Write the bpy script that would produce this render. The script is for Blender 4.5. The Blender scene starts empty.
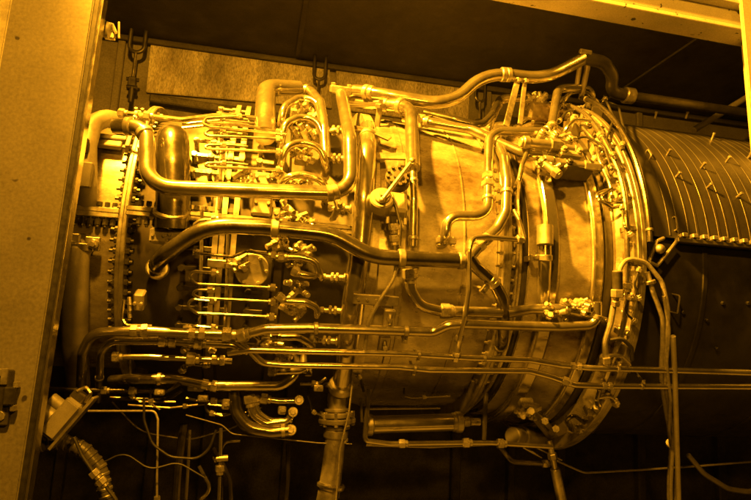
import bpy, bmesh, math, random
from mathutils import Vector as V, Matrix
R_ = random.Random(11)
PI = math.pi
sc = bpy.context.scene
col = sc.collection

# ------------------------------------------------------------------ camera
F = 600
YAW, PIT, ROL = [math.radians(a) for a in (11, 9, 3)]
C = V((0, -3, -.42))
fwd = V((math.sin(YAW)*math.cos(PIT), math.cos(YAW)*math.cos(PIT), math.sin(PIT)))
_r = fwd.cross(V((0, 0, 1))).normalized(); _u = _r.cross(fwd)
right = _r*math.cos(ROL) + _u*math.sin(ROL)
up = _u*math.cos(ROL) - _r*math.sin(ROL)
cd = bpy.data.cameras.new('camera'); co = bpy.data.objects.new('camera', cd); col.objects.link(co)
co.matrix_world = Matrix.Translation(C) @ Matrix((right, up, -fwd)).transposed().to_4x4()
cd.sensor_width = 36; cd.lens = 36*F/751; cd.clip_start = .05; cd.clip_end = 200
sc.camera = co

def ray(x, y): return (fwd + right*((x-375.5)/F) + up*((250-y)/F)).normalized()
def pl(x, y, Y):                       # point of the plane y = Y
    d = ray(x, y); return C + d*((Y-C.y)/d.y)
def cy(x, y, R):                       # point of a cylinder about the engine axis
    d = ray(x, y); a = d.y**2+d.z**2; b = C.y*d.y+C.z*d.z; c = C.y**2+C.z**2-R*R
    D = b*b-a*c
    return C + d*((-b-math.sqrt(max(D, 0)))/a)
def px2m(p): return (p-C).dot(fwd)/F   # metres per photo pixel at p
def ang(p): return math.atan2(p.z, -p.y)
def onc(X, R, a): return V((X, -R*math.cos(a), R*math.sin(a)))

# ------------------------------------------------------------------ materials
def mat(name, base, metal=0., rough=.5, var=.25, scale=9., dirt=0., dirtcol=(.02, .017, .013), bump=.0, grain=.12, stretch=(1, 1, 1), speck=0.):
    m = bpy.data.materials.new(name); m.use_nodes = True
    nt = m.node_tree; N = nt.nodes; L = nt.links
    b = N['Principled BSDF']
    if isinstance(base, (int, float)): base = (base, base*.95, base*.82)
    tc = N.new('ShaderNodeTexCoord'); mp = N.new('ShaderNodeMapping'); mp.inputs['Scale'].default_value = stretch
    L.new(tc.outputs['Object'], mp.inputs[0])
    def noise(s, det=6, r=.6):
        n = N.new('ShaderNodeTexNoise'); n.inputs['Scale'].default_value = s
        n.inputs['Detail'].default_value = det; n.inputs['Roughness'].default_value = r
        L.new(mp.outputs[0], n.inputs[0]); return n.outputs[0]
    def mrange(x, a, b_, c, d):
        n = N.new('ShaderNodeMapRange'); n.inputs[1].default_value = a; n.inputs[2].default_value = b_
        n.inputs[3].default_value = c; n.inputs[4].default_value = d
        L.new(x, n.inputs[0]); return n.outputs[0]
    def mul(a, b_):
        n = N.new('ShaderNodeMath'); n.operation = 'MULTIPLY'; L.new(a, n.inputs[0]); L.new(b_, n.inputs[1]); return n.outputs[0]
    n1 = noise(scale); n2 = noise(scale*30, 3)
    v = mul(mrange(n1, .3, .7, 1-var, 1+var), mrange(n2, .3, .7, 1-grain, 1+grain))
    mx = N.new('ShaderNodeMix'); mx.data_type = 'RGBA'; mx.blend_type = 'MULTIPLY'
    mx.inputs[0].default_value = 1; mx.inputs[6].default_value = (*base, 1)
    L.new(v, mx.inputs[7]); c_out = mx.outputs[2]
    if dirt:
        n3 = noise(scale*.45, 9, .72)
        d = mrange(n3, .62-dirt*.35, .80-dirt*.35, 0, .9)
        m2 = N.new('ShaderNodeMix'); m2.data_type = 'RGBA'
        L.new(d, m2.inputs[0]); L.new(c_out, m2.inputs[6]); m2.inputs[7].default_value = (*dirtcol, 1)
        c_out = m2.outputs[2]
    if speck:
        n5 = noise(scale*5, 2, .5); d2 = mrange(n5, .76-speck, .79-speck, 0, .92)
        m3 = N.new('ShaderNodeMix'); m3.data_type = 'RGBA'
        L.new(d2, m3.inputs[0]); L.new(c_out, m3.inputs[6]); m3.inputs[7].default_value = (.012, .01, .008, 1)
        c_out = m3.outputs[2]
    L.new(c_out, b.inputs['Base Color'])
    b.inputs['Metallic'].default_value = metal
    n4 = noise(scale*2.3)
    L.new(mrange(n4, .3, .7, max(rough*.7, .05), min(rough*1.4, 1)), b.inputs['Roughness'])
    if bump:
        bp = N.new('ShaderNodeBump'); bp.inputs['Strength'].default_value = bump; bp.inputs['Distance'].default_value = .004
        L.new(noise(scale*3, 5), bp.inputs['Height']); L.new(bp.outputs[0], b.inputs['Normal'])
    return m

M = dict(
    steel=mat('worn_steel_tube', .50, .93, .19, .22, 7, .12, (.10, .075, .05), bump=.05),
    bright=mat('bright_steel', .62, .95, .18, .15, 12, .06, (.12, .1, .08), bump=.04),
    bronze=mat('heat_stained_tube', .20, .95, .21, .3, 8, .25, (.06, .04, .03), bump=.06),
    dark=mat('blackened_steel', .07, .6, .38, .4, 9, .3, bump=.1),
    casing=mat('brushed_casing', .40, .6, .28, .4, 5, .52, (.07, .045, .02), bump=.12, stretch=(.6, 1, 1)),
    comp=mat('compressor_casing', .075, .6, .40, .3, 6, .4, (.06, .05, .04), bump=.15),
    cast=mat('cast_alloy', .22, .3, .5, .2, 10, .18, (.12, .1, .07), bump=.3),
    flange=mat('flange_steel', .34, .8, .36, .35, 14, .25, (.05, .04, .03), bump=.1),
    nut=mat('fastener_steel', .45, .8, .3, .4, 30, .2, bump=.05),
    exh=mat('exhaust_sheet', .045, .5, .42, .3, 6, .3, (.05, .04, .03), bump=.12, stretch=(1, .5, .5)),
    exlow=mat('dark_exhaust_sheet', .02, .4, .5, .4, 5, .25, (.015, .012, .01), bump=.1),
    door=mat('door_paint', .11, 0, .5, .15, 3, .12, bump=.05, grain=.22, speck=.07),
    post=mat('post_paint', .30, 0, .5, .10, 4, .05, bump=.05, grain=.15),
    beam=mat('chipped_beam_paint', .42, 0, .5, .15, 6, .02, bump=.1, grain=.2, speck=.07),
    ceil=mat('sooty_ceiling', .05, .1, .7, .3, 2.5, .3, (.035, .03, .022), bump=.1, grain=.25),
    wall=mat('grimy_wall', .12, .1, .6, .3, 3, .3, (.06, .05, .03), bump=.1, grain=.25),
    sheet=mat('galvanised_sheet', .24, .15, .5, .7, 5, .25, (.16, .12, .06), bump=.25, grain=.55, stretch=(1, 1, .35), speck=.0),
    low=mat('black_wall', .07, .1, .7, .35, 4, .3, (.01, .009, .007), bump=.2, grain=.4),  # lower wall, rails and floor: darker than the upper wall
    rubber=mat('black_rubber', .018, 0, .45, .3, 20, bump=.1),
    cable=mat('braided_cable', .20, .3, .5, .3, 60, bump=.3),
    hose=mat('ribbed_hose', .08, .4, .35, .3, 20, .1, bump=.1),
    box=mat('box_paint', .17, .1, .5, .2, 14, .12, (.1, .08, .05), bump=.1, grain=.2),
)

# ------------------------------------------------------------------ mesh helpers
class MB:
    def __init__(s): s.v = []; s.f = []; s.sm = []
    def add(s, v, f, smooth=False):
        o = len(s.v); s.v += [tuple(p) for p in v]; s.f += [tuple(i+o for i in q) for q in f]; s.sm += [smooth]*len(f)
    def box(s, c, ax, ay, az):         # centre and three half vectors, bevelled a little
        c = V(c); ax, ay, az = V(ax), V(ay), V(az)
        bm = bmesh.new(); bmesh.ops.create_cube(bm, size=2)
        lx, ly, lz = ax.length, ay.length, az.length
        for v in bm.verts: v.co = V((v.co.x*lx, v.co.y*ly, v.co.z*lz))
        bmesh.ops.bevel(bm, geom=bm.edges[:], offset=min(lx, ly, lz)*.3, segments=1, affect='EDGES')
        nx, ny, nz = ax/lx, ay/ly, az/lz
        bm.verts.index_update()
        s.add([c+nx*v.co.x+ny*v.co.y+nz*v.co.z for v in bm.verts], [[v.index for v in f.verts] for f in bm.faces]); bm.free()
    def prism(s, p, q, r, n=12, r2=None, smooth=True, cham=.12):   # capped, chamfered cylinder / hexagon
        p, q = V(p), V(q); t = (q-p); L = t.length; t = t/L
        a = t.orthogonal().normalized(); b = t.cross(a)
        r2 = r if r2 is None else r2; c = min(cham*min(r, r2), L*.3)
        prof = [(0, r-c), (c, r), (L-c, r2), (L, r2-c)]
        v = [p+t*h+(a*math.cos(2*PI*i/n)+b*math.sin(2*PI*i/n))*rr for h, rr in prof for i in range(n)]
        f = [(k*n+i, k*n+(i+1) % n, (k+1)*n+(i+1) % n, (k+1)*n+i) for k in range(3) for i in range(n)]
        o = len(s.v); s.v += [tuple(x) for x in v]
        for q_ in f: s.f.append(tuple(i+o for i in q_)); s.sm.append(smooth and n > 6)
        s.f.append(tuple(o+n-1-i for i in range(n))); s.sm.append(False)
        s.f.append(tuple(o+3*n+i for i in range(n))); s.sm.append(False)
    def ball(s, c, r, n=10, m=6, sq=(1, 1, 1)):
        c = V(c); v = [c+V((0, 0, r*sq[2]))]
        for j in range(1, m):
            for i in range(n):
                th = PI*j/m; v.append(c+V((r*sq[0]*math.sin(th)*math.cos(2*PI*i/n), r*sq[1]*math.sin(th)*math.sin(2*PI*i/n), r*sq[2]*math.cos(th))))
        v.append(c-V((0, 0, r*sq[2]))); f = []
        for i in range(n):
            f.append((0, 1+i, 1+(i+1) % n)); f.append((len(v)-1, 1+(m-2)*n+(i+1) % n, 1+(m-2)*n+i))
            for j in range(m-2): f.append((1+j*n+i, 1+(j+1)*n+i, 1+(j+1)*n+(i+1) % n, 1+j*n+(i+1) % n))
        s.add(v, f, True)
    def sweep(s, path, rad, n=14, ends=True, rad2=None):
        T = []
        for i in range(len(path)):
            a = path[max(i-1, 0)]; b = path[min(i+1, len(path)-1)]
            T.append((b-a).normalized())
        nrm = T[0].orthogonal().normalized(); v = []
        for i, p in enumerate(path):
            nrm = (nrm - T[i]*nrm.dot(T[i])).normalized(); bi = T[i].cross(nrm)
            r = rad(i/(len(path)-1)) if callable(rad) else rad
            for k in range(n): v.append(p+(nrm*math.cos(2*PI*k/n)+bi*math.sin(2*PI*k/n))*r)
        f = [(i*n+k, i*n+(k+1) % n, (i+1)*n+(k+1) % n, (i+1)*n+k) for i in range(len(path)-1) for k in range(n)]
        o = len(s.v); s.add(v, f, True)
        if ends:
            s.f.append(tuple(o+n-1-i for i in range(n))); s.sm.append(False)
            s.f.append(tuple(o+(len(path)-1)*n+i for i in range(n))); s.sm.append(False)
    def lathe(s, prof, n=96, a0=0, a1=2*PI, smooth=True):   # profile (X, R) turned about the engine axis; faces outward
        full = abs(a1-a0-2*PI) < 1e-6; m = n if full else n+1
        v = [onc(X, R, a0+(a1-a0)*i/n) for X, R in prof for i in range(m)]
        f = []
        for k in range(len(prof)-1):
            for i in range(n):
                j = (i+1) % m
                f.append((k*m+i, k*m+j, (k+1)*m+j, (k+1)*m+i))
        s.add(v, f, smooth)
    def build(s, name, m, parent=None, label=None, sharp=35):
        me = bpy.data.meshes.new(name); me.from_pydata(s.v, [], s.f)
        me.polygons.foreach_set('use_smooth', s.sm)
        bm = bmesh.new(); bm.from_mesh(me); bmesh.ops.recalc_face_normals(bm, faces=bm.faces[:]); bm.to_mesh(me); bm.free()
        if any(s.sm): me.set_sharp_from_angle(angle=math.radians(sharp))
        me.materials.append(M[m] if isinstance(m, str) else m)
        o = bpy.data.objects.new(name, me); col.objects.link(o)
        if parent: o.parent = parent; o.matrix_parent_inverse = Matrix.Translation(-parent_loc(parent))
        if label: o['label'] = label
        return o
def parent_loc(p): return p.location.copy() if p.type == 'EMPTY' else V((0, 0, 0))
def tag(o, label, cat=None, group=None, kind=None):
    o['label'] = label
    if cat: o['category'] = cat
    if group: o['group'] = group
    if kind: o['kind'] = kind
    return o
def empty(name, label, cat, loc=(0, 0, 0), group=None):
    o = bpy.data.objects.new(name, None); o.empty_display_size = .1; o.location = loc; col.objects.link(o)
    return tag(o, label, cat, group)
def struct(o, label=None):
    o['kind'] = 'structure'
    if label: o['label'] = label
    return o

def fillet(P, rb, n=7):
    if len(P) < 3: return [P[0].lerp(P[-1], t/6) for t in range(7)]
    out = [P[0]]
    for i in range(1, len(P)-1):
        a, b, c = P[i-1], P[i], P[i+1]
        l1, l2 = (a-b).length, (c-b).length
        cosi = max(-1, min(1, (a-b).normalized().dot((c-b).normalized()))); half = math.acos(cosi)/2; wt = math.sin(half)
        d = min(rb/max(math.tan(half), .05), l1*.49, l2*.49)
        s = b+(a-b)*(d/l1); e = b+(c-b)*(d/l2)
        for k in range(n+1):
            t = k/n; q0, q1, q2 = (1-t)**2, 2*wt*t*(1-t), t*t; out.append((s*q0 + b*q1 + e*q2)/(q0+q1+q2))
    out.append(P[-1])
    q = [out[0]]
    for p in out[1:]:
        d = (p-q[-1]).length
        if d < 1e-5: continue
        k = int(d/.06)
        for j in range(1, k+1): q.append(out_lerp(q, p, j, k))
        q.append(p)
    return q
def out_lerp(q, p, j, k): return q[-1]+(p-q[-1])/(k+2-j)
def at_t(path, t):
    Ls = [(path[i+1]-path[i]).length for i in range(len(path)-1)]; tot = sum(Ls); d = t*tot
    for i, l in enumerate(Ls):
        if d <= l or i == len(Ls)-1: return path[i].lerp(path[i+1], d/l), (path[i+1]-path[i]).normalized()
        d -= l

ENG = None
def fit(kind, p, t, r, parent, m=None):
    """collar, nut or clamp round a tube at p, direction t"""
    if kind == 'collar':
        b = MB(); b.prism(p-t*r*.45, p+t*r*.45, r*1.22, 18); return b.build('collar', m or 'flange', parent)
    if kind == 'nut':
        b = MB(); b.prism(p-t*r*1.3, p+t*r*.9, r*1.75, 6, smooth=False); b.prism(p+t*r*.9, p+t*r*2.0, r*1.3, 12)
        return b.build('nut', m or 'nut', parent)
    if kind == 'union':
        b = MB()
        b.prism(p-t*r*2.2, p-t*r*.3, r*1.6, 6, smooth=False); b.prism(p-t*r*.3, p+t*r*.4, r*1.25, 12); b.prism(p+t*r*.4, p+t*r*2.2, r*1.75, 6, smooth=False)
        return b.build('union_nut', m or 'nut', parent)
    if kind in ('clamp', 'clampu'):
        b = MB(); b.prism(p-t*r*.5, p+t*r*.5, r*1.16, 18)
        out = V((0, p.y, p.z)).normalized(); side = t.cross(out).normalized()
        if kind == 'clampu': side = -side
        if abs(side.z) > .3 and side.z > 0 and kind == 'clamp': side = -side
        w = max(r, .006)
        c = p+side*(r*1.15+w*.7); b.box(c, side*w*.75, out*w*.35, t*w*.5)
        b.prism(c-out*w*1.0, c+out*w*1.0, w*.36, 6, smooth=False)
        c2 = c-out*w*3; b.box(c2, side*w*.2, out*w*3, t*w*.45)
        return b.build('clamp', m or 'flange', parent)

def pipe(name, pts, hw, m='steel', R=.80, bend=None, dive='', parent='E', fits=(), n=14, Y=None, label=None, taper=None, depth=.14):
    """pts: (px, py[, R]) seen in the photograph, put on cylinders about the engine axis (or plane Y)"""
    if parent == 'E': parent = ENG
    P = []
    for p in pts:
        if isinstance(p, V): P.append(p)
        elif Y is not None: P.append(pl(p[0], p[1], p[2] if len(p) > 2 else Y))
        else: P.append(cy(p[0], p[1], p[2] if len(p) > 2 else R))
    mid = P[len(P)//2]; r = hw*px2m(mid)
    def sink(p):
        o = V((0, p.y, p.z)); l = o.length; return V((p.x, *(o*((l-depth)/l)).yz))
    if 's' in dive: P = [sink(P[0])]+P
    if 'e' in dive: P = P+[sink(P[-1])]
    path = fillet(P, bend*px2m(mid) if bend else r*3.2)
    if m == 'cable' and hw > 1.5:       # hand-laid cables are never quite straight
        path = [q+V((math.sin(q.z*11+hw*7), math.cos(q.z*8+hw*5)*.5, 0))*r*1.1 for i, q in enumerate(path)]
    b = MB(); b.sweep(path, (lambda t: r*taper(t)) if taper else r, n)
    o = b.build(name, m, parent, label)
    for k in fits:
        p, t = at_t(path, k[1]); fit(k[0], p, t, r*(k[2] if len(k) > 2 else 1), o)
    return o

# ================================================================== the place: ceiling, wall, header, door, post
def slab(name, pts, thick, m, parent=None, label=None, bev=.004):
    """flat plate: outline pts (3-D, coplanar), thickness along +Y, edges bevelled"""
    bm = bmesh.new(); vs = [bm.verts.new(p) for p in pts]; f = bm.faces.new(vs)
    ex = bmesh.ops.extrude_face_region(bm, geom=[f]); bmesh.ops.translate(bm, vec=(0, thick, 0), verts=[g for g in ex['geom'] if isinstance(g, bmesh.types.BMVert)])
    bmesh.ops.recalc_face_normals(bm, faces=bm.faces[:])
    if bev: bmesh.ops.bevel(bm, geom=bm.edges[:], offset=bev, segments=2, affect='EDGES')
    bm.verts.index_update(); b = MB(); b.add([v.co for v in bm.verts], [[v.index for v in f.verts] for f in bm.faces]); bm.free()
    return b.build(name, m, parent, label)
ex_, ey_, ez_ = V((1, 0, 0)), V((0, 1, 0)), V((0, 0, 1))

YW = 1.15; ZC = 1.60
b = MB(); b.box((1.2, .60, ZC+.03), ex_*4.4, ey_*1.1, ez_*.03); struct(b.build('ceiling', 'ceil'), 'sooty dark ceiling above the engine')
b = MB(); b.box((1.2, .2, -1.83), ex_*4.4, ey_*2.4, ez_*.03); struct(b.build('floor', 'low'), 'black floor under the engine')
WALL = empty('back_wall', 'grimy steel wall behind the engine with a bright sheet along its top', 'wall', (1.2, YW+.05, -1.8))
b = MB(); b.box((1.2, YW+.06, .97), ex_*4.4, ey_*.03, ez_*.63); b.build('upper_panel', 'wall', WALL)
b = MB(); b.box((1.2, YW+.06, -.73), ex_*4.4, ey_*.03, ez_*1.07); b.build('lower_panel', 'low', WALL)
slab('galvanised_sheet', [pl(*p, YW+.0) for p in ((151, 42), (330, 69), (332, 108), (146, 92))], .022, 'sheet', WALL)
slab('galvanised_sheet', [pl(*p, YW+.0) for p in ((336, 70), (470, 88), (468, 126), (338, 109))], .022, 'sheet', WALL)
for p, q in (((150, 99), (300, 121)), ((488, 118), (640, 140))):     # dark slot rail below the sheet
    a, c = pl(*p, YW-.02), pl(*q, YW-.02); d = (c-a)/2; b = MB(); b.box((a+c)/2, d, ey_*.035, d.cross(ey_).normalized()*.028); b.build('rail', 'low', WALL)
for px in (112, 488, 640):
    a = pl(px, 120, YW); b = MB(); b.box((a.x, YW+.015, .75), ex_*.025, ey_*.02, ez_*.84); b.build('wall_rib', 'wall', WALL)
for px in (60, 150, 205, 285, 330, 455, 510, 560, 640, 720):
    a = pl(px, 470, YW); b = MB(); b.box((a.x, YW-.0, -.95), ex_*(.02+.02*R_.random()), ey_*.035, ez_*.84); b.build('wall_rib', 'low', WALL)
a, c = pl(150, 33, YW-.02), pl(640, 107, YW-.02)
b = MB(); b.box((1.2, YW+.0, ZC-.022), ex_*4.3, ey_*.028, ez_*.02); b.build('top_rail', 'ceil', WALL)
# ceiling stiffeners
b = MB()
for X in (.15, 2.6): b.box((X, .15, ZC-.006), ex_*.016, ey_*.9, ez_*.008)
struct(b.build('ceiling_rib', 'ceil'), 'low ribs across the dark ceiling')
# header beam along the front of the enclosure roof
YH = -.75
HB = empty('header_beam', 'chipped pale painted roof beam across the top right corner', 'beam', (1.9, YH+.06, 1.118))
def strip(name, x0, x1, z0, z1, y0, y1, m, parent):
    b = MB(); b.box(((x0+x1)/2, (y0+y1)/2, (z0+z1)/2), ex_*(x1-x0)/2, ey_*(y1-y0)/2, ez_*(z1-z0)/2); return b.build(name, m, parent)
strip('front_web', .86, 3.0, 1.141, 1.42, YH, YH+.02, 'beam', HB)
strip('bottom_flange', .86, 3.0, 1.118, 1.140, YH-.005, YH+.13, 'beam', HB)
HB.rotation_euler.y = math.radians(1.0); HB.location.z += .02
strip('lip', .86, 3.0, 1.235, 1.25, YH-.05, YH-.0, 'beam', HB)
# corner post right
p0, p1 = pl(741.5, 0, YH-.06), pl(751.5, 110, YH-.06)
PO = empty('corner_post', 'pale painted upright post at the right edge under the roof beam', 'post', (p1.x+.2, YH-.06, -1.8))
m_ = (p1-p0)/(p1.z-p0.z)
pa, pb = p0+m_*(1.45-p0.z), p0+m_*(-1.8-p0.z)
slab('post_face', [V((pa.x, YH-.06, 1.45)), V((pa.x+.16, YH-.06, 1.45)), V((pb.x+.16, YH-.06, -1.8)), V((pb.x, YH-.06, -1.8))], .02, 'post', PO)
slab('post_web', [V((pa.x+.13, YH-.039, 1.45)), V((pa.x+.15, YH-.039, 1.45)), V((pb.x+.15, YH-.039, -1.8)), V((pb.x+.13, YH-.039, -1.8))], .14, 'post', PO)
# enclosure door, left
YD = -1.0
DR = empty('enclosure_door', 'tall painted enclosure door panel with black seal at the left edge', 'door', (-1.1, YD, -1.8))
def dp(x, y): return pl(x, y, YD)
def ext(p, q, z): return p+(q-p)*((z-p.z)/(q.z-p.z))
def edge(x0, x1, z, Y):                # x at height z of a line seen at px x0 (top) and x1 (bottom)
    return ext(pl(x0, 0, Y), pl(x1, 500, Y), z)
zt, zb = .76, -1.75
slab('door_panel', [ext(dp(13, 0), dp(-61, 500), zt), edge(94, 17, zt, YD), edge(94, 17, zb, YD), V((-1.9, YD, zb)), V((-1.9, YD, dp(0, 76).z)), dp(-2, 76)], .05, 'door', DR)
slab('seal', [edge(94.3, 17.3, zt, YD+.006), edge(100.5, 23.5, zt, YD+.006), edge(100.5, 23.5, zb, YD+.006), edge(94.3, 17.3, zb, YD+.006)], .05, 'rubber', DR, bev=.003)
slab('edge_strip', [edge(101, 24, zt, YD-.006), edge(103.6, 27, zt, YD-.006), edge(103.6, 27, zb, YD-.006), edge(101, 24, zb, YD-.006)], .05, 'bright', DR, bev=.002)
slab('door_frame', [V((-1.9, YD+.02, zt)), ext(dp(10, 0), dp(-64, 500), zt)+ey_*.02, dp(-5, 76)+ey_*.02, V((-1.9, YD+.02, dp(-5, 76).z))], .05, 'post', DR)
# latch on the door
b = MB(); c = dp(9, 397)-ey_*.01
u = (dp(16, 360)-dp(9, 425)).normalized(); w = u.cross(ey_).normalized(); k = px2m(c)
b.box(dp(3, 397)-ey_*.012, w*9*k, ey_*.012, u*27*k); LA = b.build('latch', 'dark', DR)
b = MB(); b.box(dp(14, 395)-ey_*.03, w*5*k, ey_*.016, u*9*k); b.build('latch_block', 'rubber', LA)
b = MB()
for q in ((20, 384), (17, 407)): b.box(dp(*q)-ey_*.026, w*2.2*k, ey_*.012, u*3*k)
b.box(dp(8, 376)-ey_*.026, w*3*k, ey_*.006, u*8*k); b.prism(dp(3, 372)-ey_*.03, dp(3, 372)-ey_*.005, 4*k, 10)
b.prism(dp(3, 415)-ey_*.03, dp(3, 415)-ey_*.005, 5*k, 10); b.build('latch_lever', 'nut', LA)
# knob/roller beside the door head
RL = empty('door_roller', 'small bright roller bracket beside the top of the door edge', 'roller', pl(106, 45, -.9))
def q9(x, y, Y=-.9): return pl(x, y, Y)
b = MB(); b.prism(q9(101, 28), q9(111, 31), 8*px2m(q9(105, 28)), 18); b.build('roller', 'cast', RL)
b = MB(); b.box(q9(110, 36, -.88), ex_*.018, ey_*.01, ez_*.012); b.prism(q9(112, 24), q9(116, 33), .006, 6); b.prism(q9(119, 22), q9(119, 38), .004, 8)
b.build('roller_bracket', 'flange', RL)

# hanging shackles
def shackle(x, y, Y, s, label, rod=True):
    p = pl(x, y, Y); k = px2m(p)*s
    h = empty('hanging_shackle', label, 'shackle', p, 'shackles hanging from the ceiling edge')
    b = MB(); path = fillet([V((p.x-7*k, p.y, ZC)), p+V((-7*k, 0, 1*k)), p+V((7*k, 0, 1*k)), V((p.x+7*k, p.y, ZC))], 8*k); b.sweep(path, 2.0*k, 10); b.build('bow', 'dark', h)
    b = MB(); b.prism(p+V((0, 0, 1*k)), p+V((0, -.004, -26*k)), 1.7*k, 10); b.build('rod', 'steel', h)
    b = MB(); b.box(p+V((0, 0, -31*k)), ex_*4*k, ey_*3*k, ez_*5*k); b.prism(p+V((-6*k, 0, -28*k)), p+V((6*k, 0, -28*k)), 2*k, 8); b.prism(p+V((-5*k, 0, -36*k)), p+V((5*k, 0, -36*k)), 2*k, 8)
    b.prism(p+V((0, 0, -36*k)), p+V((0, 0, -52*k)), 2.2*k, 8); b.build('turnbuckle', 'dark', h)
shackle(136, 53, 1.04, 1.0, 'dark shackle and turnbuckle hanging beside the door, leftmost of three')
shackle(319, 80, 1.04, .8, 'dark shackle hanging behind the tall steel elbow, middle of three')
shackle(480, 102, 1.04, .7, 'small turnbuckle hanging below the upper pipe, rightmost of three')

# ================================================================== exhaust duct
XT = 1.5                                # tail flange of the engine
RE = .845
EX = empty('exhaust_duct', 'ribbed dark exhaust drum bolted behind the engine on the right', 'exhaust duct', (2.6, 0, -RE))
aj = ang(cy(700, 240.5, RE))              # joint height
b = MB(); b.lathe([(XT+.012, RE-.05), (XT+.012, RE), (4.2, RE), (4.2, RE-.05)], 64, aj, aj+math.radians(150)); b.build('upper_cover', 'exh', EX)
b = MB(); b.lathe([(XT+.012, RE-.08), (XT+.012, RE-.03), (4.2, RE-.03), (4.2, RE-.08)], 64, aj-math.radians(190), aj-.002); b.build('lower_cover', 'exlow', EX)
X = XT+.16; i = 0
while X < 3.6:                          # lapped sheet edges across the cover
    b = MB(); w = .008 if i % 2 else .005
    b.lathe([(X-w, RE-.002), (X-w*.6, RE+.0012), (X+w*.6, RE+.0016), (X+w, RE-.002)], 56, aj+.012, aj+math.radians(138)); b.build('rib', 'exh', EX)
    X += .042+.014*R_.random(); i += 1
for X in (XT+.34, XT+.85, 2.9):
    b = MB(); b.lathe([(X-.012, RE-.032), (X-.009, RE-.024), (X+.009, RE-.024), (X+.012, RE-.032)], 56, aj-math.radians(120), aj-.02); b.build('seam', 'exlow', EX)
b = MB(); d = onc(0, 1, aj)             # joint strip with its row of clips
t_ = onc(0, 1, aj+PI/2); XJ = cy(675, 238, RE).x
b.box(onc((XJ+4.2)/2, RE+.006, aj-.012), ex_*(4.2-XJ)/2, d*.014, t_*.010); JS = b.build('joint_strip', 'dark', EX)
X = XJ+.03
while X < 2.75:
    b = MB(); b.box(onc(X, RE+.016, aj+.012), ex_*.013, d*.012, t_*.009); b.build('clip', 'flange', JS); X += .048
for x, y in ((667, 155), (676, 177), (701, 168), (726, 162), (707, 188), (737, 197), (712, 139), (686, 118), (748, 158), (655, 118)):
    p = cy(x, y, RE); n = V((0, p.y, p.z)).normalized(); b = MB(); b.prism(p-n*.004, p+n*.030, .0055, 8); b.prism(p+n*.022, p+n*.033, .0075, 8); b.build('stud', 'flange', EX)
for x in (622, 646, 660, 674, 689, 700, 722):
    p = cy(x, 90, RE); a = math.radians(97); q = onc(p.x, RE, a-.12); b = MB(); b.prism(q, onc(p.x, RE+.035, a-.12), .006, 8); b.build('stud', 'flange', EX)
for x, y, h in ((676, 304, 9), (648, 155, 5), (674, 224, 7)):      # little staple handles
    p = cy(x, y, RE-.0); k = px2m(p); n = V((0, p.y, p.z)).normalized(); t = ex_.cross(n).normalized()
    t = t if t.z > 0 else -t
    path = fillet([p+t*h*k-n*.03, p+t*h*k+n*.016, p-t*h*k+n*.016, p-t*h*k-n*.03], .008); b = MB(); b.sweep(path, .0035, 8); b.build('handle', 'flange', EX)
for x, y in ((706, 320), (716, 348), (722, 303), (747, 303), (682, 312)):
    p = cy(x, y, RE-.03); n = V((0, p.y, p.z)).normalized(); b = MB(); b.prism(p-n*.01, p+n*.012, .008, 6); b.build('bolt', 'exlow', EX)
# bracket with knob at the joint end
b = MB(); k = px2m(cy(660, 250, RE+.03))
for p, q in (((649, 262), (657, 241)), ((658, 265), (677, 241)), ((657, 241), (664, 238)), ((649, 262), (658, 266))):
    b.prism(cy(*p, RE+.03), cy(*q, RE+.03), 1.8*k, 8)
b.ball(cy(660, 249, RE+.04), 5*k); b.prism(cy(660, 249, RE+.05), cy(660, 249, RE-.05), 2.5*k, 8); b.build('corner_bracket', 'flange', EX)

# ================================================================== engine
ENG = empty('gas_turbine_engine', 'gas turbine engine with bright steel pipes wrapped round its casing', 'engine', (.4, 0, -.80))
def xat(x, y=250, R=.72): return cy(x, y, R).x
X0 = -1.15; X1 = xat(126, 200, .64); X2 = xat(372, 250, .70); X3 = xat(508, 250, .76); X4 = XT
NB = 112
b = MB(); b.lathe([(X0, .40), (X0, .59), (X1-.02, .585)], NB); b.build('front_casing', 'casing', ENG)
b = MB(); b.lathe([(X1, .56), (X1+.02, .58), (X1+.12, .60), (-.3, .635), (-.2, .645), (-.19, .665), (-.15, .665), (-.14, .645), (.05, .64), (.06, .66), (.09, .66), (.10, .64), (X2-.15, .635), (X2-.02, .67)], NB); CC = b.build('compressor_casing', 'comp', ENG)
b = MB(); b.lathe([(X2-.02, .66), (X2-.02, .735), (X2+.02, .735), (X2+.025, .70), (X2+.10, .712), (X2+.105, .718), (X2+.13, .718), (X2+.135, .712), (X3-.12, .705), (X3-.05, .70), (X3-.02, .70)], NB); CB = b.build('combustor_casing', 'casing', ENG)
b = MB()
prof = [(X3+.02, .70)]
for px, R in ((522, .705), (529, .715), (529.6, .735), (545, .74), (545.6, .768), (548, .772), (558, .772), (560, .766), (560.6, .745), (575, .757), (592, .775), (592.6, .795), (595, .80), (602, .80), (604, .795), (604.6, .772), (613, .785), (613.6, .80), (616, .822)):
    prof.append((cy(px, 250, R).x, R))
prof.append((X4-.03, .852))
b.lathe(prof, NB); b.build('turbine_casing', 'casing', ENG)
for X, R, w, h in ((X3+.06, .715, .006, .012), (X2+.38, .71, .003, .0006), (X2+.62, .706, .003, .0006)):
    b = MB(); b.lathe([(X-w, R-.01), (X-w*.8, R+h*.7), (X-w*.3, R+h), (X+w*.3, R+h), (X+w*.8, R+h*.7), (X+w, R-.01)], NB); b.build('band', 'bright' if w > .01 else 'casing', ENG)
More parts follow.
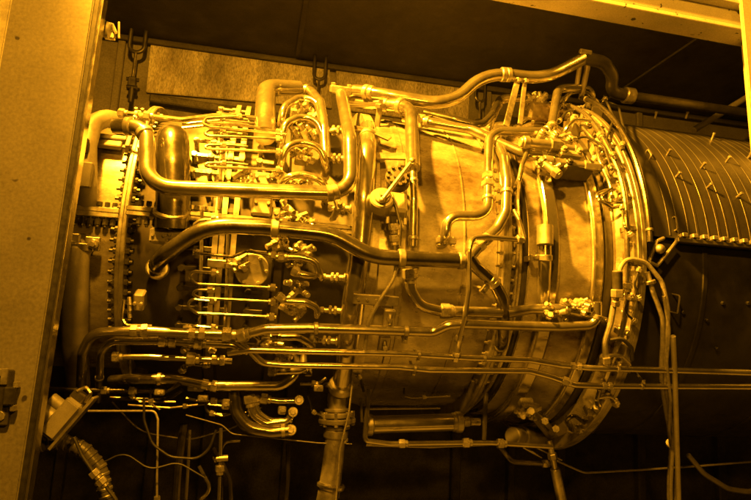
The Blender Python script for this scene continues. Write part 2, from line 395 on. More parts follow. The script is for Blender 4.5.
for p0_, p1_, R, m in ((546.5, 558.5, .772, 'bright'), (594, 603, .799, 'bright'), (605, 612.5, .786, 'dark'), (523, 528, .712, 'dark')):
    xa, xb = cy(p0_, 250, R).x, cy(p1_, 250, R).x; b = MB()
    b.lathe([(xa, R-.02), (xa, R+.004), (xa+.004, R+.008), (xb-.004, R+.008), (xb, R+.004), (xb, R-.02)], NB); b.build('band', m, ENG)
def flange(name, X, w, R0, R1, m='flange'):
    b = MB(); b.lathe([(X-w, R0), (X-w, R1-.004), (X-w+.004, R1), (X-.002, R1), (X, R1-.003), (X+.002, R1), (X+w-.004, R1), (X+w, R1-.004), (X+w, R0)], NB); return b.build(name, m, ENG)
fl1 = flange('front_flange', X1, .016, .55, .65)
fl3 = flange('turbine_flange', X3, .018, .66, .765)
fl4 = flange('tail_flange', X4-.012, .022, .70, .90)
def bolt(X, R, a, fl, s=.014, ln=.03, both=True, m='nut'):
    b = MB(); c = onc(X, R, a)
    if both: b.prism(c-ex_*.014, c+ex_*.014, s*.5, 6)
    b.prism(c-ex_*(ln+.0), c-ex_*.012, s, 6, smooth=False); b.prism(c-ex_*(ln+.014), c-ex_*ln, s*.55, 8)
    if both: b.prism(c+ex_*.012, c+ex_*ln, s, 6, smooth=False); b.prism(c+ex_*ln, c+ex_*(ln+.012), s*.55, 8)
    b.build('bolt', m, fl)
for i in range(30): bolt(X1, .622, math.radians(-48+i*3.7), fl1, .0125, .030, True, 'dark')
for i in range(28): bolt(X3, .742, math.radians(-48+i*4.2), fl3, .010, .028)
for i in range(34): bolt(X4-.012, .862, math.radians(-62+i*4.6), fl4, .011, .036, False)
# split-line flange along the casing
asp = ang(cy(100, 213, .62)); t_ = onc(0, 1, asp+PI/2); n_ = onc(0, 1, asp)
b = MB()
b.box(onc((X0+X1-.02)/2, .605, asp+.018), ex_*(X1-.02-X0)/2, n_*.032, t_*.010); b.box(onc((X0+X1-.02)/2, .603, asp-.012), ex_*(X1-.02-X0)/2, n_*.032, t_*.010)
sf = b.build('split_flange', 'flange', ENG)
b = MB(); b.box(onc((X1+.02+X2-.03)/2, .68, asp+.014), ex_*(X2-X1-.05)/2, n_*.034, t_*.009); b.box(onc((X1+.02+X2-.03)/2, .678, asp-.012), ex_*(X2-X1-.05)/2, n_*.034, t_*.009)
sf2 = b.build('split_flange', 'flange', ENG)
for fl, xs, RR in ((sf, [76+i*7.6 for i in range(6)], .617), (sf2, [140+i*8 for i in range(9)], .695)):
    for x in xs:
        X = cy(x, 213, RR).x; c = onc(X, RR, asp); b = MB(); b.prism(c-t_*.046, c-t_*.022, .011, 6, smooth=False); b.prism(c+t_*.026, c+t_*.044, .011, 6, smooth=False); b.prism(c-t_*.054, c-t_*.046, .006, 8); b.prism(c-t_*.024, c+t_*.028, .006, 8); b.build('bolt', 'dark', fl)

# ---- front casting, bracket and tall tube beside the door
o = pipe('casting_arm', [(122, 122, .64), (106, 118, .68), (92, 124, .69), (87, 145, .69), (87, 190, .67), (88, 205, .60)], 9.5, 'cast', bend=22, n=18)
b = MB(); p = cy(84, 146, .725); k = px2m(p); b.box(p, ex_*4*k, ey_*3*k, ez_*8*k); b.build('port', 'rubber', o)
b = MB(); p = cy(83, 175, .70); b.box(p, ex_*9*k, ey_*4*k, ez_*13*k); b.build('cover_plate', 'cast', o)
b = MB(); p = cy(112, 139, .62); k = px2m(p); n = V((0, p.y, p.z)).normalized(); t = V((0, -n.z, n.y)); t = t if t.z > 0 else -t
b.box(p, ex_*14*k, n*4*k, t*3*k); b.box(p-t*9*k, ex_*11*k, n*3*k, t*4*k); b.box(p+ex_*17*k-t*3*k, ex_*2*k, n*5*k, t*10*k); b.build('edge_bracket', 'cast', ENG)
pipe('oil_drain_duct', [(76, 246, .65), (75, 300, .67), (75, 350, .67), (79, 385, .65)], 12, 'cast', n=20, dive='s')
p = cy(82, 243, .66); k = px2m(p); n = V((0, p.y, p.z)).normalized(); t = V((0, -n.z, n.y)); t = t if t.z > 0 else -t
b = MB(); b.box(p-ex_*4*k-t*4*k, ex_*16*k, n*3*k, t*4*k); b.box(p-ex_*10*k+t*4*k, ex_*8*k, n*3*k, t*5*k); b.box(p+ex_*10*k, ex_*7*k, n*2.4*k, t*7*k)
BK = b.build('mount_bracket', 'flange', ENG)
b = MB(); q = p+ex_*12*k; b.prism(q-n*.01, q+n*.028, 5*k, 12); b.prism(q+n*.02, q+n*.04, 3*k, 6, smooth=False); b.build('bolt', 'nut', BK)
b = MB(); b.prism(p-ex_*13*k, p-ex_*13*k+n*.05, 5*k, 12); b.build('bolt', 'nut', BK)

# ---- large pipes
pipe('bleed_elbow', [(172, 228, .74), (173, 200, .76), (173, 165, .78), (172, 131, .79)], 16.5, 'bronze', n=26, bend=24, dive='e', depth=.22)
b = MB(); p = cy(165, 216, .74); b.prism(cy(172, 208, .76), cy(172, 214, .745), 18*px2m(p), 26); b.build('collar', 'flange', ENG)
pipe('bleed_pipe', [(114, 126), (147, 127, .85), (147, 187, .87), (351, 194, .87), (350, 140, .86), (341, 92, .80)], 7.4, 'steel', R=.82, bend=25, n=20,
     fits=(('collar', .03), ('collar', .07, .98), ('clamp', .53), ('collar', .52, .96)), dive='')
pipe('bleed_pipe', [(158, 272, .58), (156, 260, .83), (206, 225, .86), (262, 227, .86), (332, 234, .86), (372, 257, .86), (466, 261, .85)], 8.2, 'bronze', R=.84, bend=70, n=20,
     fits=(('clampu', .48), ('collar', .82), ('collar', .985, .95), ('collar', .06, 1.2)))
pipe('bleed_pipe', [(338, 98, .76), (352, 90, .83), (380, 94, .84), (452, 106), (484, 72, .87), (545, 79, .88), (586, 57.5, .93)], 6.3, 'steel', R=.84, bend=60, n=20,
     fits=(('collar', .12), ('collar', .14, .95), ('collar', .68), ('collar', .70, .98)))
pipe('vent_pipe', [(584, 58, .93), (604, 62, .95), (613, 76, .95), (611, 92, .93), (630, 96, .92)], 6.2, 'dark', R=.94, bend=22, n=20, fits=(('collar', .95, 1.1),))  # dark hose end of the upper pipe; the beam's shade is put into its material
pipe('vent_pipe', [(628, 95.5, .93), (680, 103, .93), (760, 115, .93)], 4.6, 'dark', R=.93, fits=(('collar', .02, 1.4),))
# bracket plate at the top of the left riser
b = MB(); p = cy(341, 90, .815); k = px2m(p); n = V((0, p.y, p.z)).normalized(); t = V((0, -n.z, n.y)); t = t if t.z > 0 else -t
b.box(p, ex_*11*k, n*4*k, t*8*k)
for sx in (-8, 8):
    for st in (-5, 5): b.prism(p+ex_*sx*k+t*st*k, p+ex_*sx*k+t*st*k+n*.03, 2*k, 6, smooth=False)
b.build('pipe_flange', 'flange', ENG)
# bridging clamp over the pipe at the tail
b = MB()
for a_, c_, w in (((580, 51, .98), (591, 53, 1.0), 2.6), ((589, 53, 1.0), (587, 70, .99), 3.0), ((587, 69, .99), (581, 99, .93), 2.8), ((580, 64, .96), (577, 84, .92), 2.4)): b.prism(cy(*a_), cy(*c_), w*px2m(cy(*a_)), 8)
b.build('pipe_hanger', 'flange', ENG)
# manifold standing beside the combustor
pipe('manifold', [(368, 128, .70), (367, 150, .78), (364, 200, .78), (360, 250, .77), (352, 300, .77), (346, 350, .78), (341, 390, .79)], 10, 'steel', R=.77, n=22, fits=(('collar', .12), ('collar', .985, 1.15)))
YB = cy(338, 388, .79).y+.03
b = MB(); p = pl(338, 388, YB); k = px2m(p)
b.prism(pl(338, 383, YB), pl(338, 387, YB), 15*k, 24); b.prism(pl(338, 388, YB), pl(337, 391, YB), 13*k, 24); DF = b.build('duct_flange', 'flange', ENG)
o = pipe('drain_duct', [(338, 386, YB), (337, 420, YB), (334, 455, YB), (329, 489, YB), (321, 530, YB), V((pl(321, 530, YB).x, YB, -1.79))], 10.5, 'flange', Y=YB, n=24, bend=40, label=None, fits=(('collar', .16, .98),))
for y0, y1, w in ((412, 417, 17), (418, 423, 18.5), (408, 411, 13), (426, 429, 13)):
    b = MB(); b.prism(pl(337, y0, YB), pl(337, y1, YB), w*k, 28, cham=.05); b.build('flange_ring', 'flange', o)
for i in range(8):
    a = pl(337, 414, YB); ax = (pl(337, 424, YB)-pl(337, 410, YB)).normalized(); o1 = ax.orthogonal().normalized(); o2 = ax.cross(o1)
    q = a+(o1*math.cos(i*PI/4+.2)+o2*math.sin(i*PI/4+.2))*15.5*k; b = MB(); b.prism(q-ax*.012, q+ax*.045, 2.2*k, 6, smooth=False); b.build('bolt', 'nut', o)
b = MB(); b.prism(pl(331.5, 483, YB), pl(330.5, 489, YB), 14*k, 24); b.build('clamp_ring', 'bright', o)
# combustor pipes
pipe('cooling_pipe', [(352, 102, .76), (411, 107, .82), (413, 168, .80)], 6.6, 'steel', R=.80, bend=24, n=18, fits=(('clamp', .26), ('collar', .36), ('collar', .97, .8)), dive='')
pipe('cooling_pipe', [(413, 166, .79), (414, 200, .79), (413, 247, .79)], 4.2, 'steel', R=.79, fits=(('clamp', .2), ('collar', .9)))
pipe('cooling_pipe', [(580, 88, .88), (558, 88, .88), (551, 132, .86), (489, 131, .82), (488, 216, .80), (446, 216, .79), (446, 242, .78)], 4.7, 'steel', R=.8, bend=18, n=16,
     fits=(('collar', .30), ('clamp', .33), ('union', .66, .8), ('collar', .72)), dive='e')
b = MB(); p = cy(446, 241, .75); k = px2m(p); n = V((0, p.y, p.z)).normalized(); t = V((0, -n.z, n.y)); b.box(p, ex_*10*k, n*4*k, t*3.2*k)
for sx in (-7, 7): b.prism(p+ex_*sx*k-t*5*k, p+ex_*sx*k+t*5*k, 2*k, 6, smooth=False)
b.build('boss', 'flange', ENG)
pipe('cooling_pipe', [(404, 118, .76), (428, 122, .78), (470, 129, .79), (500, 143, .80), (527, 155, .82), (560, 158, .83)], 5.0, 'steel', R=.8, bend=20, n=16, fits=(('nut', .12, .8), ('collar', .16), ('collar', .6), ('clamp', .9)))
pipe('cooling_pipe', [(497, 142, .79), (504, 158, .80), (507, 180, .80), (506, 212, .80), (497, 229, .80), (482, 243, .82), (469, 258, .84)], 5.4, 'steel', R=.8, bend=18, n=16, fits=(('collar', .45), ('union', .86, .75)))
pipe('cooling_pipe', [(468, 256, .84), (475, 266, .82), (494, 283, .80), (503, 300, .80), (503, 322, .79), (502, 352, .78)], 6.2, 'bronze', R=.8, bend=18, n=18, fits=(('clamp', .25), ('collar', .28), ('collar', .8)), dive='e')
pipe('cooling_pipe', [(410, 272, .80), (411, 290, .80), (420, 306, .80), (440, 311, .80), (470, 312, .80), (501, 313, .80)], 5.6, 'steel', R=.8, bend=20, n=18, fits=(('collar', .04), ('nut', .02, .8), ('nut', .52, .8), ('collar', .56)))
pipe('cooling_pipe', [(508, 313, .80), (530, 309, .81), (562, 309, .84), (590, 314, .85)], 5.2, 'steel', R=.82, bend=18, n=16, fits=(('clamp', .7),))
pipe('standpipe', [(545, 236, .80), (545, 258, .80), (544, 290, .78), (542, 312, .76)], 6.4, 'steel', n=18, fits=(('collar', .02, 1.05), ('clamp', .28)), label=None)
pipe('drain_cup', [(545, 226, .82), (545, 245, .82)], 8.2, 'flange', n=18)
pipe('cooling_pipe', [(490, 122, .80), (500, 99, .84), (520, 97, .86), (545, 104, .87)], 4.2, 'steel', bend=14, fits=(('collar', .5),), dive='s')
pipe('cooling_pipe', [(424, 113, .80), (455, 120, .81), (481, 126, .81), (492, 115, .84), (500, 99, .85)], 4.0, 'bronze', bend=14)

# ---- long lines across the lower half
pipe('oil_line', [(80, 402, .78), (83, 352, .83), (92, 333, .84), (140, 331, .84), (200, 334, .84), (236, 335, .84)], 5.2, 'steel', R=.84, bend=20, n=16, fits=(('union', .66, .75), ('union', .86, .72), ('nut', .97, .85)))
pipe('oil_line', [(98, 400, .78), (101, 352, .83), (110, 341, .83), (160, 341, .83), (232, 345, .83), (248, 352, .83)], 3.8, 'steel', R=.83, bend=14, fits=(('union', .68), ('nut', .8, 1.0), ('collar', .2)))
pipe('oil_line', [(114, 357), (150, 357), (193, 359), (232, 361)], 3.0, 'steel', R=.83, fits=(('nut', .02), ('nut', .65, 1.3), ('union', .88)))
pipe('oil_line', [(236, 338, .84), (250, 333, .85), (266, 329, .85), (310, 328, .85), (433, 332, .85), (448, 325, .86), (462, 324, .86), (560, 327, .87), (597, 325, .88), (597, 302, .87)], 5.0, 'steel', R=.86, bend=16, n=16,
     fits=(('clamp', .43), ('clamp', .96), ('nut', .02, .8), ('collar', .2)))
pipe('oil_line', [(228, 353, .84), (250, 350, .85), (375, 353, .85), (408, 354, .85), (470, 358, .86), (530, 360, .87), (560, 365, .89), (590, 368, .92), (760, 373, .92)], 3.2, 'bright', R=.86, bend=14, fits=(('clamp', .33), ('collar', .45), ('union', .62, .8), ('clampu', .7)))
pipe('oil_line', [(238, 342, .84), (248, 349, .845), (262, 363, .85), (285, 365, .85), (400, 367, .85), (430, 370, .86), (530, 371, .87), (552, 377, .89), (575, 385, .92), (600, 386, .92), (760, 387, .92)], 3.2, 'bright', R=.86, bend=14, fits=(('clamp', .32), ('nut', .6, .9), ('union', .68, .8), ('clampu', .75)))
pipe('oil_line', [(228, 338, .83), (246, 332, .83), (262, 340, .83), (250, 350, .83)], 2.2, 'steel', R=.83, bend=10)
pipe('scavenge_pipe', [(112, 380, .72), (130, 379, .80), (176, 379, .80), (212, 386, .82), (282, 386, .82), (296, 375, .80)], 5.0, 'steel', R=.82, bend=20, n=16, fits=(('collar', .3), ('union', .5, .7)), dive='e')
pipe('scavenge_line', [(48, 389), (120, 391), (168, 391), (180, 383)], 2.4, 'bronze', R=.82, bend=10, fits=(('nut', .4), ('nut', .6)))
pipe('scavenge_line', [(110, 398), (160, 400), (174, 396), (182, 390)], 2.0, 'bronze', R=.82, bend=10)
o = pipe('scavenge_pipe', [(234, 392), (236, 412), (248, 428), (272, 432), (291, 430)], 6.6, 'bronze', Y=-.52, bend=26, n=18, fits=(('collar', .9, .85),))
o = pipe('scavenge_pipe', [(249, 398), (252, 415), (266, 424), (288, 421), (293, 413)], 3.8, 'steel', Y=-.52, bend=14, fits=(('nut', .03),))
pipe('scavenge_pipe', [(255, 398), (257, 412), (270, 421), (292, 420)], 3.0, 'steel', Y=-.52, bend=14, fits=(('nut', .03),))
pipe('scavenge_pipe', [(264, 399), (278, 401), (298, 401)], 3.2, 'steel', Y=-.52, fits=(('nut', .02),))
for x, y, w in ((291, 430, 5.5), (293, 412, 5.0), (299, 400, 5.0), (305, 370, 3.5)):     # eye fittings on their ends
    p = pl(x, y, -.53); n = (C-p).normalized(); k = px2m(p); b = MB()
    b.prism(p-n*.02, p+n*.012, w*k, 14); b.prism(p+n*.010, p+n*.020, w*.6*k, 6, smooth=False); b.build('banjo_fitting', 'nut', ENG)

# ---- fuel nozzles: loops, hairpins, unions
loops_top = [((281, 122), (284, 107), (300, 97), (316, 101), (324, 120)), ((281, 142), (285, 124), (300, 116), (317, 121), (325, 142)),
             ((281, 164), (285, 147), (300, 142), (320, 147), (327, 166)), ((280, 187), (286, 177), (302, 174), (320, 179), (328, 190))]
for L in loops_top:
    pipe('nozzle_loop', [(q[0], q[1], .80 if 0 < i < 4 else .76) for i, q in enumerate(L)], 3.7, 'bright', R=.80, bend=15, dive='se', fits=(('nut', .12, .75), ('nut', .88, .75)))
pipe('nozzle_elbow', [(265, 136, .76), (266, 87, .80), (300, 88, .80)], 9.6, 'steel', R=.80, bend=22, n=20, dive='', taper=lambda t: 1-.25*max(0, t-.6)/.4)
pipe('nozzle_loop', [(292, 88, .80), (310, 90, .80), (320, 102, .80), (324, 128, .78), (326, 160, .76)], 5.0, 'steel', R=.80, bend=16, fits=(('collar', .1),))
hair_top = [(118, 124, 133), (130, 137, 139), (145, 150, 152), (163, 168, 170)]
for y0, y1, y2 in hair_top:
    pipe('fuel_tube', [(248, y0+2), (230, y0), (208, y0), (204, (y0+y1)/2), (209, y1-1), (240, y1), (282, y2)], 1.5, 'bright', R=.79, bend=5, n=8, fits=(('nut', .20, 1.2), ('nut', .97, 1.4)))
pipe('fuel_tube', [(246, 116), (206, 118), (202, 124), (210, 127), (286, 134)], 1.4, 'bright', R=.80, bend=5, n=8, fits=(('nut', .05, 1.2),))
hair_low = [(244, 252, 254, 218, 222), (278, 287, 283, 274, 274), (277, 317, 313, 302, 303), (252, 256, 250, 244, 246)]
for H in ([(276, 256), (247, 251), (233, 257), (196, 253)], [(277, 288), (240, 286), (196, 284), (189, 277), (193, 271), (216, 273)], [(276, 317), (235, 315), (196, 313), (187, 306), (191, 299), (214, 301)], [(277, 302), (240, 300), (200, 298), (192, 294), (196, 290), (212, 290)],
          [(224, 232), (200, 229), (192, 226), (200, 220), (215, 219)], [(186, 329), (196, 326), (214, 328)], [(184, 351), (190, 346), (205, 346), (212, 350)], [(182, 370), (188, 364), (206, 365)]):
    pipe('fuel_tube', H, 1.6, 'bright', R=.80, bend=9, n=8, fits=(('nut', .985, 1.4), ('nut', .04, 1.5)))
for L in ([(276, 257), (300, 257), (316, 261), (322, 280)], [(276, 294), (284, 301), (306, 302), (318, 308), (317, 317)], [(270, 337), (298, 337), (310, 343), (313, 354)], [(292, 270), (300, 274), (316, 277)], [(268, 372), (290, 371), (304, 371)]):
    pipe('nozzle_loop', [(q[0], q[1], .80) for q in L], 3.6, 'steel', R=.80, bend=12, dive='e', fits=(('nut', .06, .8), ('collar', .1)))
for x, y in ((330, 277), (328, 310), (322, 340), (336, 208), (333, 190), (332, 158), (331, 130)):       # igniter-like stacks of nuts pointing right
    p = cy(x-8, y, .74); k = px2m(p); t = (ex_+V((0, -.25, 0))).normalized(); b = MB()
    for d0, d1, r, n in ((0, 4, 3.4, 6), (4, 9, 2.6, 12), (9, 12, 5.2, 6), (12, 14, 3, 10), (14, 17, 5.0, 6), (17, 22, 3.2, 12), (22, 24, 5, 12)): b.prism(p+t*d0*k, p+t*d1*k, r*k, n, smooth=n > 6)
    b.build('igniter', 'nut', ENG)
# small hardware around the nozzles
def cluster(x, y, R, nuts, seed, name='nozzle_fitting'):
    rr = random.Random(seed); p = cy(x, y, R); k = px2m(p); n = V((0, p.y, p.z)).normalized(); b = MB()
    for i in range(nuts):
        o1 = p+ex_*rr.uniform(-8, 8)*k+V((0, -n.z, n.y))*rr.uniform(-6, 6)*k
        d = V((rr.choice((-1, 1))*rr.uniform(.3, 1), 0, 0))+n*rr.uniform(.2, 1.2)+V((0, n.z, -n.y))*rr.uniform(-.6, .6); d.normalize()
        r = rr.uniform(2.0, 4.2)*k; b.prism(o1-d*r*2, o1+d*r*1.0, r, 6, smooth=False); b.prism(o1+d*r, o1+d*r*2.6, r*.72, 12)
    b.box(p-n*6*k, ex_*7*k, n*6*k, V((0, -n.z, n.y))*5*k)
    b.build(name, 'nut', ENG)
for i, (x, y) in enumerate(((298, 108), (300, 130), (302, 155), (300, 183), (285, 178), (292, 215), (300, 248), (296, 262), (298, 289), (294, 311), (268, 345), (286, 357), (240, 262), (306, 222), (318, 132), (314, 112), (282, 244), (246, 180))):
    cluster(x, y, .755, 6, i)
for i, (x, y) in enumerate(((590, 126), (560, 140), (600, 158), (556, 312), (574, 308), (586, 305), (528, 410), (535, 100), (548, 165))):
    cluster(x, y, .845, 7, 40+i, 'valve_fitting')

# ---- vane linkage rows on the compressor
for X, a0, a1 in ((xat(232, 150, .68), -38, 62), (xat(243, 150, .68), -38, 62), (xat(212, 280, .70), -45, 30)):
    b = MB(); b.lathe([(X-.010, .690), (X-.010, .706), (X+.010, .706), (X+.010, .690), (X-.010, .690)], 60, math.radians(a0), math.radians(a1)); UR = b.build('unison_ring', 'flange', ENG)
for j, (xx, cnt) in enumerate(((222, 16), (206, 16), (256, 14), (188, 12))):
    X = xat(xx, 200, .68)
    for i in range(cnt):
        a = math.radians(-40+i*6.4); c = onc(X, .64, a); n = onc(0, 1, a); b = MB()
        b.prism(c, c+n*.045, .010, 8); b.prism(c+n*.045, c+n*.060, .014, 6, smooth=False)
        t = onc(0, 1, a+PI/2); b.box(c+n*.052+ex_*.028, ex_*.030, n*.004, t*.009); b.build('vane_lever', 'dark' if a < .25 else 'nut', ENG)  # lower levers take the dark material: shade of the underside put into colour
b = MB(); p = cy(252, 270, .72); k = px2m(p); n = V((0, p.y, p.z)).normalized(); b.prism(p-n*.02, p+n*.010, 17*k, 24, cham=.05)
for i in range(6): b.prism(p+(ex_*math.cos(i*PI/3)+V((0, -n.z, n.y))*math.sin(i*PI/3))*14*k, p+(ex_*math.cos(i*PI/3)+V((0, -n.z, n.y))*math.sin(i*PI/3))*14*k+n*.018, 1.8*k, 6, smooth=False)
b.build('borescope_cover', 'cast', ENG)
b = MB(); p = cy(222, 264, .72); b.box(p, ex_*14*k, n*2*k, V((0, -n.z, n.y))*4*k); b.prism(p+ex_*10*k-n*.01, p+ex_*10*k+n*.02, 2.4*k, 6, smooth=False); b.build('bracket', 'flange', ENG)
for xs in ((228, 234, 330), (222, 118, 210), (202, 210, 330)):
    pipe('linkage_rod', [(xs[0], xs[1], .74), (xs[0]-1, (xs[1]+xs[2])/2, .75), (xs[0]-3, xs[2], .76)], 1.8, 'steel', n=8)
for x, y, w, h in ((140, 118, 5, 3), (262, 206, 10, 12), (180, 236, 14, 5), (160, 236, 9, 8), (262, 182, 9, 8), (140, 300, 5, 9)):
    p = cy(x, y, .70); k = px2m(p); n = V((0, p.y, p.z)).normalized(); b = MB(); b.box(p, ex_*w*k, n*.03, V((0, -n.z, n.y))*h*k)
    for sx in (-.6, .6): b.prism(p+ex_*sx*w*k, p+ex_*sx*w*k+n*.045, 1.8*k, 6, smooth=False)
    b.build('bracket', 'cast', ENG)
b = MB(); o_ = pipe('thin_tube', [(118, 113, .76), (140, 115, .77), (182, 120, .77), (222, 115, .77), (262, 119, .76)], 2.8, 'bright', R=.77, bend=14, n=10, fits=(('nut', .03), ('clamp', .13, 1.3), ('nut', .2)))
pipe('thin_tube', [(124, 300, .77), (122, 318, .77), (126, 325, .78), (152, 326, .78)], 1.6, 'bright', n=8, bend=5)
for y in (305, 311, 318): pipe('thin_tube', [(129, y-8, .76), (130, y, .77)], 2.0, 'nut', n=8)
for y0 in (124, 128): pipe('thin_tube', [(182, y0, .76), (222, y0-4, .77), (262, y0, .76)], 1.3, 'bright', n=8, bend=14)

# ---- regulator valves beside the manifold
VA = MB(); p = cy(382, 199, .84); k = px2m(p); n = (cy(382, 199, .9)-cy(382, 199, .8)).normalized()
nn = V((-.15, -.92, .36)).normalized()
VA.prism(p-nn*.05, p+nn*.012, 12.5*k, 24); VA.prism(p+nn*.012, p+nn*.022, 8*k, 20); VA.prism(p+nn*.022, p+nn*.04, 3*k, 6, smooth=False)
VO = VA.build('valve', 'cast', ENG)
b = MB(); q = cy(398, 176, .83); b.prism(q-nn*.05, q, 13*k, 24)
o1 = nn.orthogonal().normalized(); o2 = nn.cross(o1)
for i in range(10): s_ = q+(o1*math.cos(i*PI/5)+o2*math.sin(i*PI/5))*10.5*k; b.prism(s_, s_+nn*.012, 1.7*k, 6, smooth=False)
b.prism(q, q+nn*.012, 5*k, 14); b.build('valve_cover', 'comp', VO)
b = MB(); a_, c_ = cy(382, 200, .88), cy(412, 161, .88); b.prism(a_, c_, 2.2*k, 8); b.ball(c_, 4.0*k); b.ball(a_, 3.2*k); b.prism(c_-ez_*.01+nn*.01, c_-nn*.05, 2.6*k, 10); b.build('valve_lever', 'flange', VO)
b = MB(); p2 = cy(396, 206, .80); b.box(p2, ex_*11*k, nn*10*k, nn.cross(ex_).normalized()*12*k)
for dx in (-9, -3, 3, 9): b.prism(p2+V((dx*k, -.02, -13*k)), p2+V((dx*k, -.02, -20*k)), 2*k, 6, smooth=False)
b.build('valve_body', 'cast', VO)
pipe('valve_stem', [(393, 216, .82), (395, 240, .80), (396, 254, .79)], 3.5, 'dark', n=10, fits=(('nut', .3, .9), ('nut', .6, .9)))
pipe('wire', [(388, 190, .85), (396, 206, .86), (401, 225, .86), (400, 246, .85)], 1.2, 'rubber', bend=14, n=8)
for pts in ([(353, 152), (376, 156), (420, 157)], [(346, 127), (372, 131), (390, 139)]):
    pts = [cy(*p_, .755) for p_ in pts]; b = MB()
    for u_, v_ in zip(pts, pts[1:]):
        d = (v_-u_)/2; n = V((0, u_.y, u_.z)).normalized(); b.box((u_+v_)/2, d, n*.005, d.cross(n).normalized()*.018)
    b.build('strap', 'casing', ENG)
b = MB(); p = cy(376, 300, .83); n = V((0, p.y, p.z)).normalized(); b.box(p, ex_*23*k, n*2*k, V((0, -n.z, n.y))*5*k)
for dx in (-18, -9, 0, 9): b.prism(p+ex_*dx*k-n*.004, p+ex_*dx*k+n*.012, 1.6*k, 6, smooth=False)
b.build('bracket', 'flange', ENG)
pipe('wire', [(397, 262, .84), (394, 280, .85), (382, 300, .86), (370, 322, .86), (364, 352, .85)], 2.0, 'cable', bend=20, n=8)
for x, y in ((389, 318), (384, 344)):
    p = cy(x, y, .82); n = V((0, p.y, p.z)).normalized(); b = MB(); b.box(p, ex_*6*k, n*3*k, V((0, -n.z, n.y))*9*k); b.prism(p, p+n*.035, 2.6*k, 6, smooth=False); b.prism(p+n*.02-ez_*.02, p+n*.02+ez_*.02, 2*k, 6, smooth=False); b.build('line_bracket', 'flange', ENG)

# ---- thin lines over the turbine
pipe('thin_tube', [(456, 356, .86), (459, 340, .87), (465, 316, .88), (469, 290, .88), (469, 250, .88), (472, 238, .87), (486, 237, .86), (524, 240, .83)], 2.7, 'bright', R=.86, bend=10, n=10, fits=(('union', .0, 1), ('nut', .97)))
pipe('sensor', [(459, 338, .86), (457, 345, .86), (456, 356, .86)], 4.0, 'flange', n=12, fits=(('nut', .02, .7),))
pipe('thin_tube', [(524, 238, .82), (519, 220, .82), (514, 210, .81)], 2.2, 'bright', R=.82, n=10)
pipe('thin_tube', [(519, 182, .82), (522, 165, .83), (529, 148, .85), (538, 143, .86), (556, 143, .86)], 2.5, 'bright', R=.84, bend=9, n=10, fits=(('nut', .92, 1.2),), dive='s')
pipe('thin_tube', [(519, 182, .82), (518, 200, .82), (520, 240, .82)], 1.6, 'steel', n=8)
for L in ([(560, 100, .88), (572, 92, .90), (588, 92, .91), (600, 104, .90)], [(566, 128, .88), (574, 120, .90), (592, 121, .9), (606, 132, .9)], [(555, 118, .88), (562, 103, .9), (576, 86, .92), (596, 88, .93)]):
    pipe('thin_tube', L, 1.8, 'bright', bend=12, n=8, dive='se', fits=(('nut', .1),))
o = pipe('thin_tube', [(632, 204), (612, 208), (598, 200), (596, 194), (606, 190), (622, 190)], 1.7, 'bright', R=.88, bend=8, n=8, fits=(('nut', .04, 1.4), ('nut', .98, 1.5)))
pipe('thin_tube', [(626, 202), (606, 203), (600, 196), (612, 188)], 1.4, 'bright', R=.90, bend=8, n=8)
# actuator blocks at the head of the tail flange
for x, y, w, h, m in ((575, 170, 16, 7, 'dark'), (592, 113, 8, 10, 'cast'), (580, 128, 14, 7, 'cast'), (558, 146, 12, 4, 'flange'), (545, 142, 10, 3.5, 'flange'), (600, 150, 6, 10, 'cast'), (567, 158, 12, 5, 'cast')):
    p = cy(x, y, .83); k = px2m(p); n = V((0, p.y, p.z)).normalized(); t = V((0, -n.z, n.y)); b = MB(); b.box(p, ex_*w*k, n*.04, t*h*k)
    for sx in (-.7, .7): b.prism(p+ex_*sx*w*k, p+ex_*sx*w*k+n*.06, 2.6*k, 6, smooth=False); b.prism(p+ex_*sx*w*k, p+ex_*sx*w*k+n*.05, 3.6*k, 12)
    b.build('actuator_block', m, ENG)
for a_, c_, w in (((520, 142, .87), (562, 146, .87), 5), ((560, 146, .87), (580, 150, .87), 3.2), ((540, 160, .85), (602, 168, .87), 4.2), ((540, 160, .85), (560, 176, .87), 4)):
    b = MB(); u_, v_ = cy(*a_), cy(*c_); k = px2m(u_); b.prism(u_, v_, w*k, 14); b.prism(u_.lerp(v_, .7), u_.lerp(v_, .95), w*1.4*k, 6, smooth=False); b.prism(u_.lerp(v_, .05), u_.lerp(v_, .2), w*1.35*k, 14); b.build('actuator_rod', 'flange', ENG)
for a_, c_, w in (((506, 126, .82), (518, 79, .87), 3.2), ((520, 124, .83), (525, 80, .88), 2.4)):
    u_, v_ = cy(*a_), cy(*c_); k = px2m(u_); d = (v_-u_)/2; s_ = d.cross(ey_).normalized(); b = MB()
    b.box((u_+v_)/2, d, s_*w*k, s_.cross(d).normalized()*.004); q = u_.lerp(v_, .93); b.prism(q-ey_*.03, q+ey_*.01, 2.2*k, 6, smooth=False); b.build('hanger_strap', 'flange', ENG)
for x, y, w, h, hx in ((541, 112, 17, 13, 6), (574, 116, 13, 10, -6)):
    p = cy(x, y, .82); k = px2m(p); n = V((0, p.y, p.z)).normalized(); t = V((0, -n.z, n.y)); b = MB(); b.box(p, ex_*w*k, n*.045, t*h*k)
    for sx in (-.8, .8):
        for st in (-.75, .75): q = p+ex_*sx*w*k+t*st*h*k; b.prism(q, q+n*.058, 1.9*k, 6, smooth=False)
    hb = b.build('actuator_housing', 'casing', ENG)
    b = MB(); q = p+ex_*hx*k+n*.04; b.prism(q, q+n*.014, 4.5*k, 18); b.build('port', 'rubber', hb)
